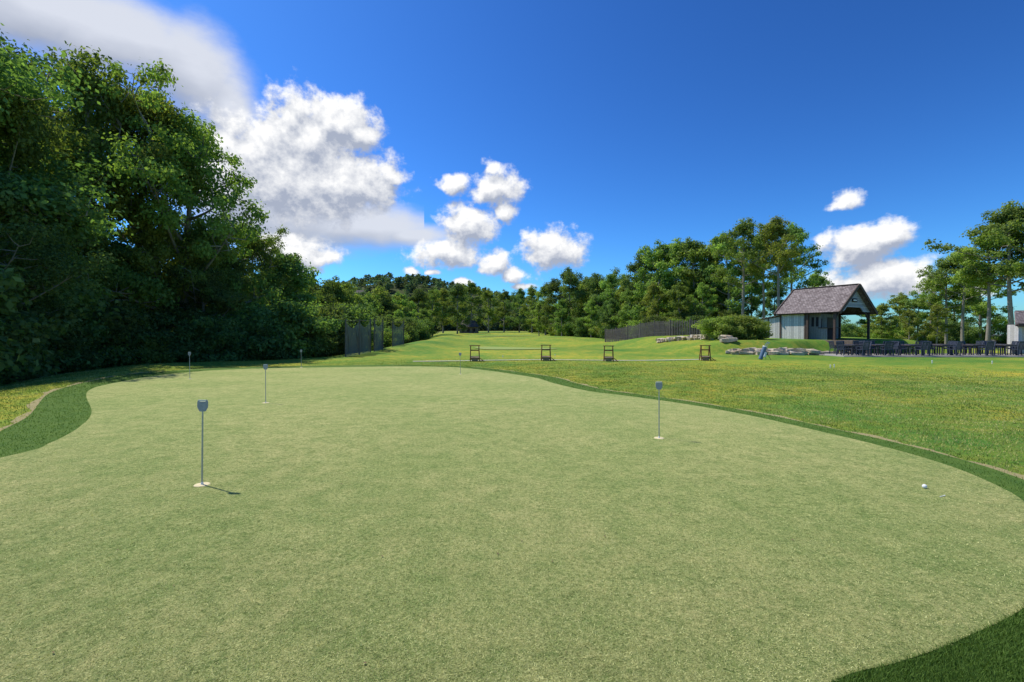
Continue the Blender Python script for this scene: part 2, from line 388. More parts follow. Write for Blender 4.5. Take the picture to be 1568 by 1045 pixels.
def frt():
    d=random.uniform(75,260); x=float(np.interp(d,RD,RX))+random.uniform(6,35); return (x,d) if x/d<.45 else (None,0)
scatter(woods,'tree_l',80,fl,['mid_a','mid_b','mid_c'],.75,1.0,.2)
scatter(woods,'tree_r',90,frt,['mid_a','mid_b','mid_c'],.75,1.0,.2)
fare=empty('distant_forest')
def ff():
    d=random.uniform(250,900); return random.uniform(-.45,.3)*d,d
scatter(fare,'far_tree',1500,ff,['far_a','far_b'],.9,1.3,1)
scatter(fare,'far_tree_e',260,lambda:(lambda d:(random.uniform(.5,1.3)*d,d))(random.uniform(120,350)),['far_a','far_b'],.6,.9,1)
ug=empty('undergrowth')
def fu():
    d=random.choice([random.uniform(8,110),random.uniform(8,40)]); return float(xedge(d))-random.uniform(3,9),d
scatter(ug,'shrub_l',170,fu,['shrub','shrub','shrub_l'],.8,1.7,.1)
scatter(ug,'shrub_r',70,lambda:(lambda d:(float(np.interp(d,RD,RX))+random.uniform(0,6),d))(random.uniform(66,200)),['shrub','shrub_l'],.8,1.5,.1)
scatter(ug,'shrub_b',60,lambda:(lambda d:(bx(random.uniform(970,1568),d),d))(random.uniform(58,66)),['shrub','shrub_l','shrub_l'],.8,1.3,.1)
for px,d,s in ((1098,39,1.0),(1112,38.6,1.1),(1128,38.8,1.15),(1145,39,1.05),(1158,39.4,.9),(1105,40,1.1),(1136,40,1.2)):
    xx=bx(px,d); addobj('garden_shrub',T['shrub_l'],(xx,d,Hs(xx,d)-.15),random.uniform(0,6),(s*.95,s*.95,s*.85))

# ------------------------------------------------------------------ mesh part helpers
class Part:
    def __init__(s): s.bm=bmesh.new()
    def box(s,c,d,rot=None):
        m=Matrix.Translation(c)
        if rot is not None: m=m@rot
        bmesh.ops.create_cube(s.bm,size=1,matrix=m@Matrix.Diagonal((d[0],d[1],d[2],1)))
        return s
    def beam(s,a,b,w,t=None):
        a=Vector(a);b=Vector(b);t=t or w; dr=b-a
        q=dr.to_track_quat('Z','Y').to_matrix().to_4x4()
        return s.box((a+b)/2,(w,t,dr.length),q)
    def cyl(s,a,b,r1,r2=None,n=10):
        a=Vector(a);b=Vector(b);dr=b-a;r2=r1 if r2 is None else r2
        q=dr.to_track_quat('Z','Y').to_matrix().to_4x4()
        bmesh.ops.create_cone(s.bm,cap_ends=True,segments=n,radius1=r1,radius2=r2,depth=dr.length,matrix=Matrix.Translation((a+b)/2)@q)
        return s
    def poly(s,vs,th=None):
        f=s.bm.faces.new([s.bm.verts.new(v) for v in vs])
        if th:
            r=bmesh.ops.extrude_face_region(s.bm,geom=[f]); bmesh.ops.translate(s.bm,vec=th,verts=[v for v in r['geom'] if isinstance(v,bmesh.types.BMVert)])
        return s
    def done(s,name,mat,parent=None,bev=0,loc=(0,0,0),rot=0):
        bmesh.ops.recalc_face_normals(s.bm,faces=s.bm.faces)
        me=bpy.data.meshes.new(name); s.bm.to_mesh(me); s.bm.free(); me.materials.append(mat)
        o=addobj(name,me,loc,rot,1,parent)
        if bev: b=o.modifiers.new('bevel','BEVEL'); b.width=bev; b.segments=2; b.limit_method='ANGLE'
        return o
M_metal=simple('grey_metal',(.42,.43,.44),.15,20,.4,.5,metal=.6)
M_white=simple('white_paint',(.75,.75,.74),.08,20,.5)
M_plate=simple('grey_plate',(.34,.36,.38),.15,30,.5)
M_cup=simple('cup_sand',(.66,.56,.32),.2,60,.9)
def flag(px,py_b,h,name='putting_flag',d=None):
    d=F*EYE/(py_b-HY) if d is None else d
    x=bx(px,d); z=Hs(x,d)+.018
    e=empty(name,(x,d,z)); e.rotation_euler=(math.radians(random.uniform(-1,1)),math.radians(random.uniform(-1.5,1.0)),random.uniform(-.15,.15))
    Part().cyl((0,0,0),(0,0,h-.1),.0085,.0075,10).done('rod',M_metal,e)
    p=Part()
    out=[(-.03,-.105),(.03,-.105),(.052,-.06),(.052,-.005),(.04,.02),(.03,.0),(-.03,.0),(-.04,.02),(-.052,-.005),(-.052,-.06)]
    p.poly([(a,-.006,h+b) for a,b in out],Vector((0,.012,0)))
    p.done('number_plate',M_plate,e,.002)
    Part().box((0,-.01,h+.012),(.075,.006,.012)).done('plate_bar',M_white,e)
    Part().cyl((0,0,.001),(0,0,.005),.075,.07,24).done('cup_rim',M_cup,e)
    Part().cyl((0,0,.005),(0,0,.03),.014,.010,12).done('base_collar',M_white,e)
flag(307,748,.87); flag(1010,671,.86); flag(406,619,.87); flag(290,582,.93); flag(705,573,.85); flag(461,562,.85)

M_wood=simple('stained_wood',(.22,.10,.045),.35,14,.7,.3,(1,1,6))
M_wood2=simple('grey_wood',(.22,.17,.11),.35,14,.7,.3)
def stand(px,d,rot=0):
    x=bx(px,d); e=empty('golf_bag_stand',(x,d,Hs(x,d)),rot)
    p=Part()
    for s in(-1,1):
        p.beam((s*.27,-.17,0),(s*.24,-.02,.92),.05,.045)
        p.beam((s*.27,.27,0),(s*.24,.035,.90),.05,.045)
        p.beam((s*.27,-.12,.22),(s*.27,.21,.22),.045,.03)
    p.done('side_frames',M_wood,e,.004)
    p=Part(); p.box((0,0,.93),(.64,.12,.045)); p.box((0,-.045,.66),(.52,.04,.07)); p.box((0,-.15,.16),(.58,.035,.10)); p.box((0,.2,.25),(.56,.035,.09))
    p.done('cross_bars',M_wood,e,.004)
    Part().box((0,.04,.245),(.5,.3,.025),Matrix.Rotation(.12,4,'X')).done('shelf',M_wood2,e,.003)
    Part().box((0,-.1,.09),(.36,.16,.15)).box((.0,-.19,.12),(.34,.02,.05)).done('ball_tray',M_wood2,e,.01)
    p=Part(); p.beam((.3,-.1,.2),(.52,-.25,.02),.05,.03); p.box((.43,-.17,.05),(.3,.22,.03),Matrix.Rotation(-.5,4,'Z'))
    p.done('ball_chute',M_wood,e,.004)
stand(727,26.8,.1);stand(836,27,.0);stand(932,27.2,-.15);stand(1080,27.8,-.1)
M_conc=simple('pale_concrete',(.52,.52,.42),.2,5,.9)
m,nt,out=newmat('tee_turf'); v=objc(nt)
n=noise(nt,v,20,5,.7)
principled(nt,out,ramp(nt,n.outputs[0],[(.35,(.20,.28,.07)),(.65,(.31,.36,.11))]).outputs[0],.9,.1,n.outputs[0],.5,.02); M_tee=m
def strip(name,pts,w,dz,mat,n=60,taper=False):
    pts=np.array(pts,float); t=np.linspace(0,len(pts)-1,n)
    x=np.interp(t,range(len(pts)),pts[:,0]);y=np.interp(t,range(len(pts)),pts[:,1])
    tx=np.gradient(x);ty=np.gradient(y);l=np.hypot(tx,ty);nx_=-ty/l;ny_=tx/l
    ww=w*(np.sin(np.linspace(.02,math.pi-.02,n))**.35 if taper else np.ones(n))
    V=[]; rows=7 if taper else 2
    for q in np.linspace(-.5,.5,rows): V.append(np.stack([x+nx_*ww*q,y+ny_*ww*q,H(x+nx_*ww*q,y+ny_*ww*q)+dz],1))
    V=np.concatenate(V); f=[(k+n*(r+1),k+n*r,k+1+n*r,k+1+n*(r+1)) for k in range(n-1) for r in range(rows-1)]
    me=bpy.data.meshes.new(name);me.from_pydata([tuple(a) for a in V],[],f);me.materials.append(mat);return addobj(name,me)
strip('tee_line_path',[(-5.8,26.6),(-2,27.4),(3,27.9),(8,28.3),(12,28.7)],.42,.03,M_conc,90)
strip('tee_box',[(-3.5,45),(0,46),(4.5,46)],9,.05,M_tee,40,True)
strip('fairway_green',[(-6,92),(0,95),(6,93)],16,.07,M_tee,40,True)
for px,d in((1272,22),(1278,22.3),(1520,24.5),(1428,25),(770,31),(850,32.5)):
    x=bx(px,d); Part().cyl((0,0,0),(0,0,.12),.018,.018,8).cyl((0,0,.12),(0,0,.16),.03,.02,8).done('tee_marker',M_white,None,0,(x,d,Hs(x,d)))
def ball(x,y):
    bm=bmesh.new(); bmesh.ops.create_icosphere(bm,subdivisions=3,radius=.0214); me=bpy.data.meshes.new('golf_ball')
    for v in bm.verts:
        a=v.co.normalized(); v.co*=1-.02*abs(math.sin(a.x*25)*math.sin(a.y*25)*math.sin(a.z*25+1))
    for f in bm.faces:f.smooth=True
    bm.to_mesh(me);bm.free();me.materials.append(M_white);addobj('golf_ball',me,(x,y,Hs(x,y)+.018+.021))
ball(bx(1419,4.65),4.65)
Part().cyl((0,0,0),(.05,.01,.006),.003,.003,8).cyl((.05,.01,.006),(.056,.012,.006),.005,.007,8).done('golf_tee',M_white,None,0,(bx(1443,4.4),4.4,Hs(bx(1443,4.4),4.4)+.021))
def golfbag(px,d):
    x=bx(px,d); e=empty('golf_bag',(x,d,Hs(x,d)),.2)
    Mb=simple('bag_blue',(.10,.16,.26),.3,10,.6); Mk=simple('bag_black',(.02,.02,.025),.3,10,.6); Mg=simple('club_steel',(.5,.5,.52),.1,10,.3,metal=.8)
    a=Vector((-.12,.05,.02)); b=Vector((.16,-.02,.82))
    Part().cyl(a,b,.12,.13,18).done('bag_body',Mb,e,.02)
    Part().cyl(a+(b-a)*.96,a+(b-a)*1.03,.14,.14,18).done('bag_collar',M_white,e,.01)
    Part().box((.08,-.11,.32),(.15,.1,.34),Matrix.Rotation(.33,4,'Y')).done('bag_pocket',M_white,e,.03)
    Part().cyl((.13,0,.72),(.42,-.2,0),.012,n=8).cyl((.13,0,.72),(.42,.2,0),.012,n=8).done('stand_legs',Mk,e)
    p=Part()
    for k in range(7):
        o=Vector((random.uniform(-.08,.08),random.uniform(-.08,.08),0)); q=b+o; t=q+(b-a).normalized()*random.uniform(.16,.32)+o*.5
        p.cyl(q,t,.007,n=6); p.box(t,(.09,.035,.05),Matrix.Rotation(random.uniform(-1,1),4,'Z'))
    p.done('clubs',Mg,e,.004)
golfbag(1168,28.8)

# ------------------------------------------------------------------ stone walls
m,nt,out=newmat('limestone'); v=objc(nt)
n1=noise(nt,v,1.6,3,.5); n2=noise(nt,v,14,7,.7)
c=ramp(nt,n1.outputs[0],[(.35,(.46,.36,.25)),(.5,(.60,.51,.38)),(.65,(.5,.46,.39))]).outputs[0]
c=mixc(nt,.8,c,ramp(nt,n2.outputs[0],[(.35,(.5,.48,.45)),(.65,(1.15,1.12,1.05))]).outputs[0],'MULTIPLY')
principled(nt,out,c,.9,.2,n2.outputs[0],.8,.05); M_stone=m
def rocks(name,pts,n,size,layers=2):
    pts=np.array(pts,float); bm=bmesh.new(); r=np.random.default_rng(len(name))
    for k in range(n):
        t=r.uniform(0,len(pts)-1); lay=k%layers
        x=np.interp(t,range(len(pts)),pts[:,0])+r.normal(0,.15);y=np.interp(t,range(len(pts)),pts[:,1])+r.normal(0,.2)+lay*.35
        s=size*r.uniform(.5,1.45)
        mtx=Matrix.Translation((x,y,Hs(x,y-.4*lay)+s*.12+lay*size*.24))@Matrix.Rotation(r.uniform(-.4,.4),4,'Z')@Matrix.Rotation(r.normal(0,.07),4,'X')@Matrix.Diagonal((s*.85,s*.5,s*.27,1))
        q=bmesh.ops.create_cube(bm,size=1,matrix=mtx); es=list(set(e for v in q['verts'] for e in v.link_edges))
        for v in q['verts']: v.co+=Vector(r.normal(0,.06*s,3))
        bmesh.ops.bevel(bm,geom=es,offset=.06*s,segments=2,affect='EDGES',profile=.6)
    me=bpy.data.meshes.new(name);bm.to_mesh(me);bm.free();me.materials.append(M_stone);return addobj(name,me)
rocks('stone_retaining_wall',[(16.6,34.4),(18.4,33.9),(20.5,33.8),(23.2,34.3)],105,.72,2)
rocks('stone_wall',[(14.6,46),(16.2,43.5),(17.6,41),(17.9,38),(17.0,35.6)],110,.7,2)
rocks('stone_border',[(23.0,34.4),(24.2,35.6),(25.8,36.2),(27.5,36.5)],26,.55,1)

M_fence=simple('weathered_fence',(.15,.13,.12),.35,4,.9,.1,(5,5,1))
def fence(name,pts,hgt,slat=.10,gap=.19):
    pts=np.array(pts,float); seg=np.linalg.norm(np.diff(pts,axis=0),axis=1); cum=np.concatenate([[0],np.cumsum(seg)]); Lg=cum[-1]
    P=Part(); e=empty(name,(0,0,0)); s=0;prev=None;Q=Part()
    ra=math.atan2(pts[-1][1]-pts[0][1],pts[-1][0]-pts[0][0])
    while s<Lg:
        x=np.interp(s,cum,pts[:,0]);y=np.interp(s,cum,pts[:,1]);z=Hs(x,y)
        P.box((x,y,z+hgt/2),(slat,.03,hgt+random.uniform(-.12,.14)),Matrix.Rotation(ra,4,'Z')@Matrix.Rotation(random.gauss(0,.02),4,'Y')); s+=gap
    P.done('slats',M_fence,e)
    s=0
    while s<Lg:
        x=np.interp(s,cum,pts[:,0]);y=np.interp(s,cum,pts[:,1]);z=Hs(x,y)
        Q.box((x,y+.07,z+hgt/2),(.12,.12,hgt+.35))
        if prev is not None:
            for q in(.25,.85): Q.beam((prev[0],prev[1]+.05,prev[2]+hgt*q),(x,y+.05,z+hgt*q),.07,.04)
        prev=(x,y,z); s+=2.4
    Q.done('posts_and_rails',M_fence,e)
fence('wooden_fence',[(bx(927,64),64),(bx(985,57),57),(bx(1030,53),53),(bx(1095,50),50)],1.75)
m,nt,out=newmat('grey_net')
d_=nt.nodes.new('ShaderNodeBsdfDiffuse'); d_.inputs[0].default_value=(.22,.22,.21,1); t_=nt.nodes.new('ShaderNodeBsdfTransparent'); mx=nt.nodes.new('ShaderNodeMixShader')
mx.inputs[0].default_value=.62
nt.links.new(t_.outputs[0],mx.inputs[1]);nt.links.new(d_.outputs[0],mx.inputs[2]);nt.links.new(mx.outputs[0],out.inputs[0]); M_net=m
def net(pts,hgt):
    e=empty('practice_net'); P=Part(); me_v=[];f=[]
    for k in range(len(pts)-1):
        a=np.array(pts[k],float);b=np.array(pts[k+1],float);n=10
        base=len(me_v)
        for j in range(n+1):
            q=a+(b-a)*j/n; z=Hs(*q); sag=.5*math.sin(math.pi*j/n)
            me_v+= [(q[0],q[1]+.1*math.sin(j*1.7),z-.1),(q[0]+.1*math.sin(j),q[1]+.22*math.sin(j*2),z+hgt*.5),(q[0],q[1],z+hgt-sag)]
        for j in range(n):
            for r_ in(0,1): i0=base+j*3+r_; f.append((i0,i0+3,i0+4,i0+1))
    for q in pts: P.cyl((q[0],q[1]-.02,Hs(*q)-.3),(q[0]+.03,q[1]-.02,Hs(*q)+hgt+.12),.05,n=8)
    for q0,q1 in zip(pts[:-1],pts[1:]): P.cyl((q0[0],q0[1],Hs(*q0)+hgt),(q1[0],q1[1],Hs(*q1)+hgt-.03),.012,n=5)
    P.done('poles',M_fence,e)
    me=bpy.data.meshes.new('net');me.from_pydata(me_v,[],f);me.materials.append(M_net);addobj('net_panels',me,parent=e)
net([(bx(529,31.5),31.5),(bx(550,33.5),33.5),(bx(567,35.5),35.5)],2.5)
net([(bx(573,36),36),(bx(586,38),38)],2.45)
net([(bx(601,41),41),(bx(618,44),44)],2.2)

# ------------------------------------------------------------------ halfway house
def boards(name,col,w=.18,axis_='X'):
    m,nt,out=newmat(name); v=objc(nt); sp=nt.nodes.new('ShaderNodeSeparateXYZ'); nt.links.new(v,sp.inputs[0])
    s=mth(nt,'ADD',sp.outputs[0],sp.outputs[1]) if axis_=='X' else sp.outputs[2]
    q=mth(nt,'DIVIDE',s,w); fr_=mth(nt,'FRACT',q); fl_=mth(nt,'FLOOR',q)
    wn=nt.nodes.new('ShaderNodeTexWhiteNoise'); wn.noise_dimensions='1D'; nt.links.new(fl_,wn.inputs['W'])
    gap_=mth(nt,'GREATER_THAN',fr_,.07)
    n=noise(nt,v,9,6,.7)
    c=mixc(nt,wn.outputs[0],tuple(a*.8 for a in col),tuple(a*1.12 for a in col))
    c=mixc(nt,.7,c,ramp(nt,n.outputs[0],[(.3,(.65,)*3),(.7,(1.15,)*3)]).outputs[0],'MULTIPLY')
    c=mixc(nt,gap_,tuple(a*.35 for a in col),c)
    principled(nt,out,c,.8,.2,gap_,.5,.02); return m
M_bw=boards('whitewashed_boards',(.64,.61,.55),.2); M_bg=boards('grey_boards',(.28,.28,.28),.2); M_gable=boards('gable_boards',(.44,.47,.50),.16,'Z')
M_trim=simple('brown_trim',(.09,.06,.045),.3,10,.7)
M_dark=simple('dark_interior',(.025,.025,.03),.3,5,.9)
m,nt,out=newmat('wood_shingles')
v=N(nt,'ShaderNodeTexCoord').outputs['UV']
bt=nt.nodes.new('ShaderNodeTexBrick'); nt.links.new(v,bt.inputs[0]); bt.inputs['Scale'].default_value=1
bt.inputs['Brick Width'].default_value=.22; bt.inputs['Row Height'].default_value=.17; bt.inputs['Mortar Size'].default_value=.012
bt.inputs['Color1'].default_value=(.16,.13,.12,1); bt.inputs['Color2'].default_value=(.31,.265,.245,1); bt.inputs['Mortar'].default_value=(.05,.04,.04,1)
n=noise(nt,v,3,6,.7); c=mixc(nt,.7,bt.outputs[0],ramp(nt,n.outputs[0],[(.3,(.6,.58,.58)),(.7,(1.25,1.2,1.2))]).outputs[0],'MULTIPLY')
principled(nt,out,c,.85,.2,bt.outputs['Fac'],-.6,.03); M_sh=m
def roof(name,quad,th,parent,mat=None):
    mat=mat or M_sh
    a,b,c_,d_=[Vector(q) for q in quad]
    me=bpy.data.meshes.new(name); bm=bmesh.new()
    nrm=(b-a).cross(d_-a).normalized()
    if nrm.z<0: nrm=-nrm
    top=[bm.verts.new(q) for q in (a,b,c_,d_)]; bot=[bm.verts.new(q-nrm*th) for q in (a,b,c_,d_)]
    bm.faces.new(top); bm.faces.new(bot[::-1])
    for k in range(4): bm.faces.new((top[k],bot[k],bot[(k+1)%4],top[(k+1)%4]))
    bmesh.ops.recalc_face_normals(bm,faces=bm.faces)
    uv=bm.loops.layers.uv.new('UVMap'); ex=(b-a).normalized(); ey=nrm.cross(ex)
    for f in bm.faces:
        for l in f.loops: q=l.vert.co-a; l[uv].uv=(q.dot(ex),q.dot(ey))
    bm.to_mesh(me);bm.free();me.materials.append(mat);return addobj(name,me,parent=parent)
zz=1.12
hb=empty('halfway_house',(28.9,38.5,zz),math.radians(28.6))
Part().box((0,2.9,-.25),(6.4,8.6,.5)).done('foundation_deck',simple('deck_wood',(.2,.15,.1),.3,8),hb,.01)
e_,r_=2.32,4.7
roof('roof_left',[(-3.05,-.35,e_),(-3.05,4.9,e_),(-.0,4.9,r_),(-.0,-.35,r_)],.12,hb)
roof('roof_right',[(3.05,-.35,e_),(3.05,4.9,e_),(.0,4.9,r_+.004),(.0,-.35,r_+.004)],.12,hb)
Part().box((0,2.27,r_+.01),(.3,5.26,.06)).done('ridge_cap',M_trim,hb,.01)
p=Part()
for s in(-1,1):
    p.beam((s*3.08,-.4,e_-.08),(s*.02,-.4,r_-.08),.09,.26)
    p.beam((s*3.08,4.95,e_-.08),(s*.02,4.95,r_-.08),.09,.26)
p.done('barge_boards',M_trim,hb)
gw=2.75
Part().poly([(-gw,0,e_+.08),(-1.6,0,e_+.08),(-1.1,0,e_+.45),(1.1,0,e_+.45),(1.6,0,e_+.08),(gw,0,e_+.08),(0,0,r_-.2)],Vector((0,.08,0))).done('gable_siding',M_gable,hb)
Part().poly([(-2.6,4.66,e_-.1),(2.6,4.66,e_-.1),(0,4.66,r_-.25)],Vector((0,.08,0))).done('rear_gable',M_gable,hb)
p=Part()
for xx,yy in((-2.75,.12),(2.75,.12),(2.75,2.4),(-2.75,2.25)): p.box((xx,yy,e_/2),(.16,.16,e_))
for s in(-1,1): p.beam((s*2.75,.12,1.7),(s*2.1,.12,e_+.05),.09); p.box((s*2.75,2.3,e_-.02),(.14,4.6,.16))
p.done('porch_posts',M_trim,hb)
Part().box((0,-.06,3.35),(.75,.04,.3)).done('sign_board',M_dark,hb,.04)
Part().box((0,-.085,3.35),(.55,.02,.12)).done('sign_lettering',M_white,hb,.02)
p=Part(); p.box((-2.6,3.55,1.15),(.1,2.2,2.3)); p.done('left_wall',M_bw,hb)
p=Part(); p.box((-2.15,2.45,1.15),(.8,.1,2.3));p.box((-.95,2.45,.5),(1.6,.1,1.0));p.box((-.95,2.45,2.1),(1.6,.1,.4));p.box((1.2,2.45,1.15),(2.7,.1,2.3));p.done('front_wall',M_bg,hb)
Part().box((2.6,3.55,1.15),(.1,2.1,2.3)).box((0,4.62,1.15),(5.2,.08,2.3)).done('rear_walls',M_bg,hb)
p=Part(); p.box((-2.2,1.9,1.15),(.08,.9,2.3)); p.box((-2.2,1.2,.5),(.08,.5,1.0)); p.done('side_screen',M_bg,hb)
Part().box((-1.9,.95,.5),(.5,.85,1.0)).done('bar_counter',M_dark,hb,.02)
Part().box((-1.9,.95,1.03),(.85,1.35,.06)).done('bar_top',M_trim,hb,.01)
p=Part()
for k in(0,1): p.box((-2.25,1.72+k*.36,1.55),(.02,.2,.8))
p.done('slot_windows',M_dark,hb)
Part().box((1.1,2.385,1.0),(.9,.03,2.0)).done('door',M_trim,hb,.01)
Part().box((-.95,2.42,1.45),(1.5,.03,.85)).done('serving_window',M_dark,hb)
p=Part()
for xx,yy in((-2.66,2.5),(-2.66,4.6)): p.box((xx,yy,1.15),(.04,.12,2.3))
p.done('corner_boards',M_trim,hb)
p=Part(); p.poly([(-2.5,4.72,0),(-2.5,6.9,0),(-2.5,6.9,1.85),(-2.5,4.72,2.15)],Vector((3.2,0,0))); p.done('lean_to_walls',M_bg,hb)
p=Part(); p.poly([(-2.56,4.78,0.02),(-2.56,6.85,0.02),(-2.56,6.85,1.8),(-2.56,4.78,2.05)],Vector((.05,0,0))); p.done('lean_to_door',M_bw,hb)
roof('lean_to_roof',[(-2.75,7.05,1.87),(.9,7.05,1.87),(.9,4.72,2.24),(-2.75,4.72,2.24)],.06,hb,M_sh)
Part().box((-2.6,5.8,1.0),(.03,.07,2.0)).done('lean_to_batten',M_trim,hb)

# ------------------------------------------------------------------ patio
M_pav=simple('patio_paving',(.30,.28,.25),.15,3,.9)
Part().box((33.2,33.9,.02),(20.5,4.9,.14)).done('patio',M_pav,None,.02)
pz=.092
M_char=simple('dark_chair',(.05,.06,.085),.3,10,.5); M_table=simple('table_top',(.09,.08,.08),.3,10,.5)
def chairmesh():
    p=Part()
    for s in(-1,1):
        p.beam((s*.25,-.24,0),(s*.25,-.22,.64),.04); p.beam((s*.25,.26,0),(s*.24,.22,.45),.04); p.beam((s*.24,.2,.42),(s*.23,.33,.98),.04,.035)
        p.box((s*.26,0,.65),(.06,.54,.03))
    p.box((0,0,.44),(.5,.48,.04)); p.beam((-.25,.33,.97),(.25,.33,.97),.04,.06)
    for k in range(5): p.beam((-.18+.09*k,.22,.46),(-.18+.09*k,.325,.95),.055,.015)
    return p
c0=chairmesh().done('patio_chair',M_char); cm=c0.data; bpy.data.objects.remove(c0)
def tablemesh():
    p=Part(); p.box((0,0,.73),(1.1,1.1,.045)); p.box((0,0,.66),(.9,.9,.06))
    for a in(-1,1):
        for b in(-1,1): p.beam((a*.45,b*.45,0),(a*.42,b*.42,.7),.06)
    return p
t0=tablemesh().done('patio_table',M_table); tm=t0.data; bpy.data.objects.remove(t0)
for k,(tx,ty) in enumerate([(24.6,32.9),(26.7,33.0),(28.9,32.9),(31.2,33.1),(33.5,32.9),(35.8,33.1),(38.1,32.9),(25.9,35.1),(28.2,35.2),(30.6,35.2),(33.0,35.2),(35.4,35.3),(37.8,35.2)]):
    tr=random.uniform(-.25,.25); addobj('patio_table',tm,(tx,ty,pz),tr)
    for a in range(4):
        if random.random()<.06: continue
        an=tr+a*math.pi/2+random.uniform(-.12,.12); dd=.78+random.uniform(-.03,.12)
        addobj('patio_chair',cm,(tx+math.sin(-an)*dd,ty+math.cos(-an)*dd,pz),an+random.uniform(-.2,.2))
pv=empty('pavilion',(0,0,0))
M_gr=simple('grey_roof',(.2,.2,.21),.2,3,.8)
Part().box((42.5,35.6,1.2),(7.0,.5,2.3)).done('walls',M_bw,pv)
Part().box((38.65,34.75,1.15),(.3,.3,2.3)).done('corner_post',M_bw,pv,.02)
roof('roof',[(38.1,34.4,2.35),(47.5,34.4,2.35),(47.5,36.2,3.5),(40.0,36.2,3.5)],.15,pv)
Part().box((42.9,34.37,2.3),(9.4,.06,.24)).done('fascia',M_trim,pv)
for px,d,w in((1490,62,5),(1522,66,6)):
    x=bx(px,d); e=empty('low_house',(x,d,-1.0),.2)
    Part().box((0,0,.3),(w,3.5,3.0)).done('walls',M_bw,e)
    roof('roof_front',[(-w/2-.3,-2.1,1.7),(w/2+.3,-2.1,1.7),(w/2+.3,0,2.6),(-w/2-.3,0,2.6)],.12,e,M_gr)
    roof('roof_back',[(-w/2-.3,2.1,1.7),(w/2+.3,2.1,1.7),(w/2+.3,0,2.603),(-w/2-.3,0,2.603)],.12,e,M_gr)
    Part().box((-w*.2,-1.78,.9),(.8,.06,.8)).box((w*.2,-1.78,.9),(.8,.06,.8)).done('windows',M_dark,e)
M_br=simple('brown_roof',(.10,.085,.075),.2,3,.8); M_tan=simple('tan_wall',(.22,.19,.15),.2,3,.8)
def lodge(px,d,w,h,name='distant_lodge',rot=0,zb=None):
    x=bx(px,d); z=Hs(x,d) if zb is None else zb
    e=empty(name,(x,d,z),rot)
    Part().box((0,0,h*.25),(w,w*.6,h*.5)).done('walls',M_tan,e)
    roof('roof_front',[(-w*.6,-w*.42,h*.48),(w*.6,-w*.42,h*.48),(w*.35,0,h),(-w*.35,0,h)],.2,e,M_br)
    roof('roof_back',[(-w*.6,w*.42,h*.48),(w*.6,w*.42,h*.48),(w*.35,0,h+.01),(-w*.35,0,h+.01)],.2,e,M_br)
    p=Part()
    for k in(-1,0,1): p.box((k*w*.3,-w*.3-.03,h*.24),(w*.15,.06,h*.25))
    p.done('windows',M_dark,e)
    p=Part()
    for k in(-2,-1,0,1,2): p.box((k*w*.28,-w*.4,h*.24),(.15,.15,h*.48))
    p.done('porch_posts',M_trim,e)
lodge(718,165,6.5,4.6)
lodge(552,640,13,8,'hill_house',.2,Hs(bx(552,640),640)+5)

x,y,r=polar(60,2.2,10,-48,40); k=inpoly(g,x,y); x,y=x[k],y[k]; p=Part()
for a,b in zip(x,y):
    s=random.uniform(.006,.016); z=Hs(a,b)+.026; t=random.uniform(0,6)
    p.poly([(a+s*math.cos(t),b+s*math.sin(t),z),(a-s*.5*math.sin(t),b+s*.5*math.cos(t),z+.004),(a-s*math.cos(t),b-s*math.sin(t),z+.002),(a+s*.5*math.sin(t),b-s*.5*math.cos(t),z+.001)])
p.done('fallen_leaves',simple('dry_leaf',(.16,.10,.05),.4,30,.8))

# ------------------------------------------------------------------ sky
EL=math.radians(57); AZ=math.atan2(-.48,.26)
w=bpy.data.worlds.new('World'); scene.world=w; w.use_nodes=True; nt=w.node_tree; nt.nodes.clear()
out=nt.nodes.new('ShaderNodeOutputWorld'); bg=nt.nodes.new('ShaderNodeBackground'); WS=.14; bg.inputs[1].default_value=WS
sky=nt.nodes.new('ShaderNodeTexSky'); sky.sky_type='NISHITA'; sky.sun_disc=False; sky.sun_elevation=EL; sky.sun_rotation=AZ; sky.air_density=1.0; sky.dust_density=.5; sky.ozone_density=2.5
tc=nt.nodes.new('ShaderNodeTexCoord'); sp=nt.nodes.new('ShaderNodeSeparateXYZ'); nt.links.new(tc.outputs['Generated'],sp.inputs[0])
az=mth(nt,'ARCTAN2',sp.outputs[0],sp.outputs[1]); el=mth(nt,'ARCSINE',sp.outputs[2])
cb=nt.nodes.new('ShaderNodeCombineXYZ'); nt.links.new(az,cb.inputs[0]); nt.links.new(el,cb.inputs[1])
def vm(op,a,b):
    n=nt.nodes.new('ShaderNodeVectorMath'); n.operation=op
    for i,v in enumerate((a,b)):
        if v is None: continue
        if isinstance(v,tuple): n.inputs[i].default_value=v
        else: nt.links.new(v,n.inputs[i])
    return n
def density(P,blobs,warp,ws,ns,amp,stretch,det,rough=.6):
    st=vm('MULTIPLY',P,stretch).outputs[0]
    n0=noise(nt,st,ws,3,.5)
    wv_=vm('MULTIPLY',vm('SUBTRACT',n0.outputs['Color'],(.5,.5,.5)).outputs[0],(warp,warp,0)).outputs[0]
    p=vm('ADD',P,wv_).outputs[0]; cur=None
    for (px,py,rx,ry,pw) in blobs:
        t=(px-CX)/F; vv=(HY-py)/F; q=1+t*t
        a=math.atan(t); e=math.atan(vv/math.sqrt(q)); ra=rx/F/q; re=ry/F/math.sqrt(q)
        s=vm('MULTIPLY_ADD',p,(1/ra,1/re,0)); s.inputs[2].default_value=(-a/ra,-e/re,0)
        d=mth(nt,'SUBTRACT',pw,vm('LENGTH',s.outputs[0],None).outputs['Value'])
        cur=d if cur is None else mth(nt,'MAXIMUM',cur,d)
    n1=noise(nt,st,ns,det,rough)
    return mth(nt,'ADD',cur,mth(nt,'MULTIPLY',mth(nt,'SUBTRACT',n1.outputs[0],.5),amp))
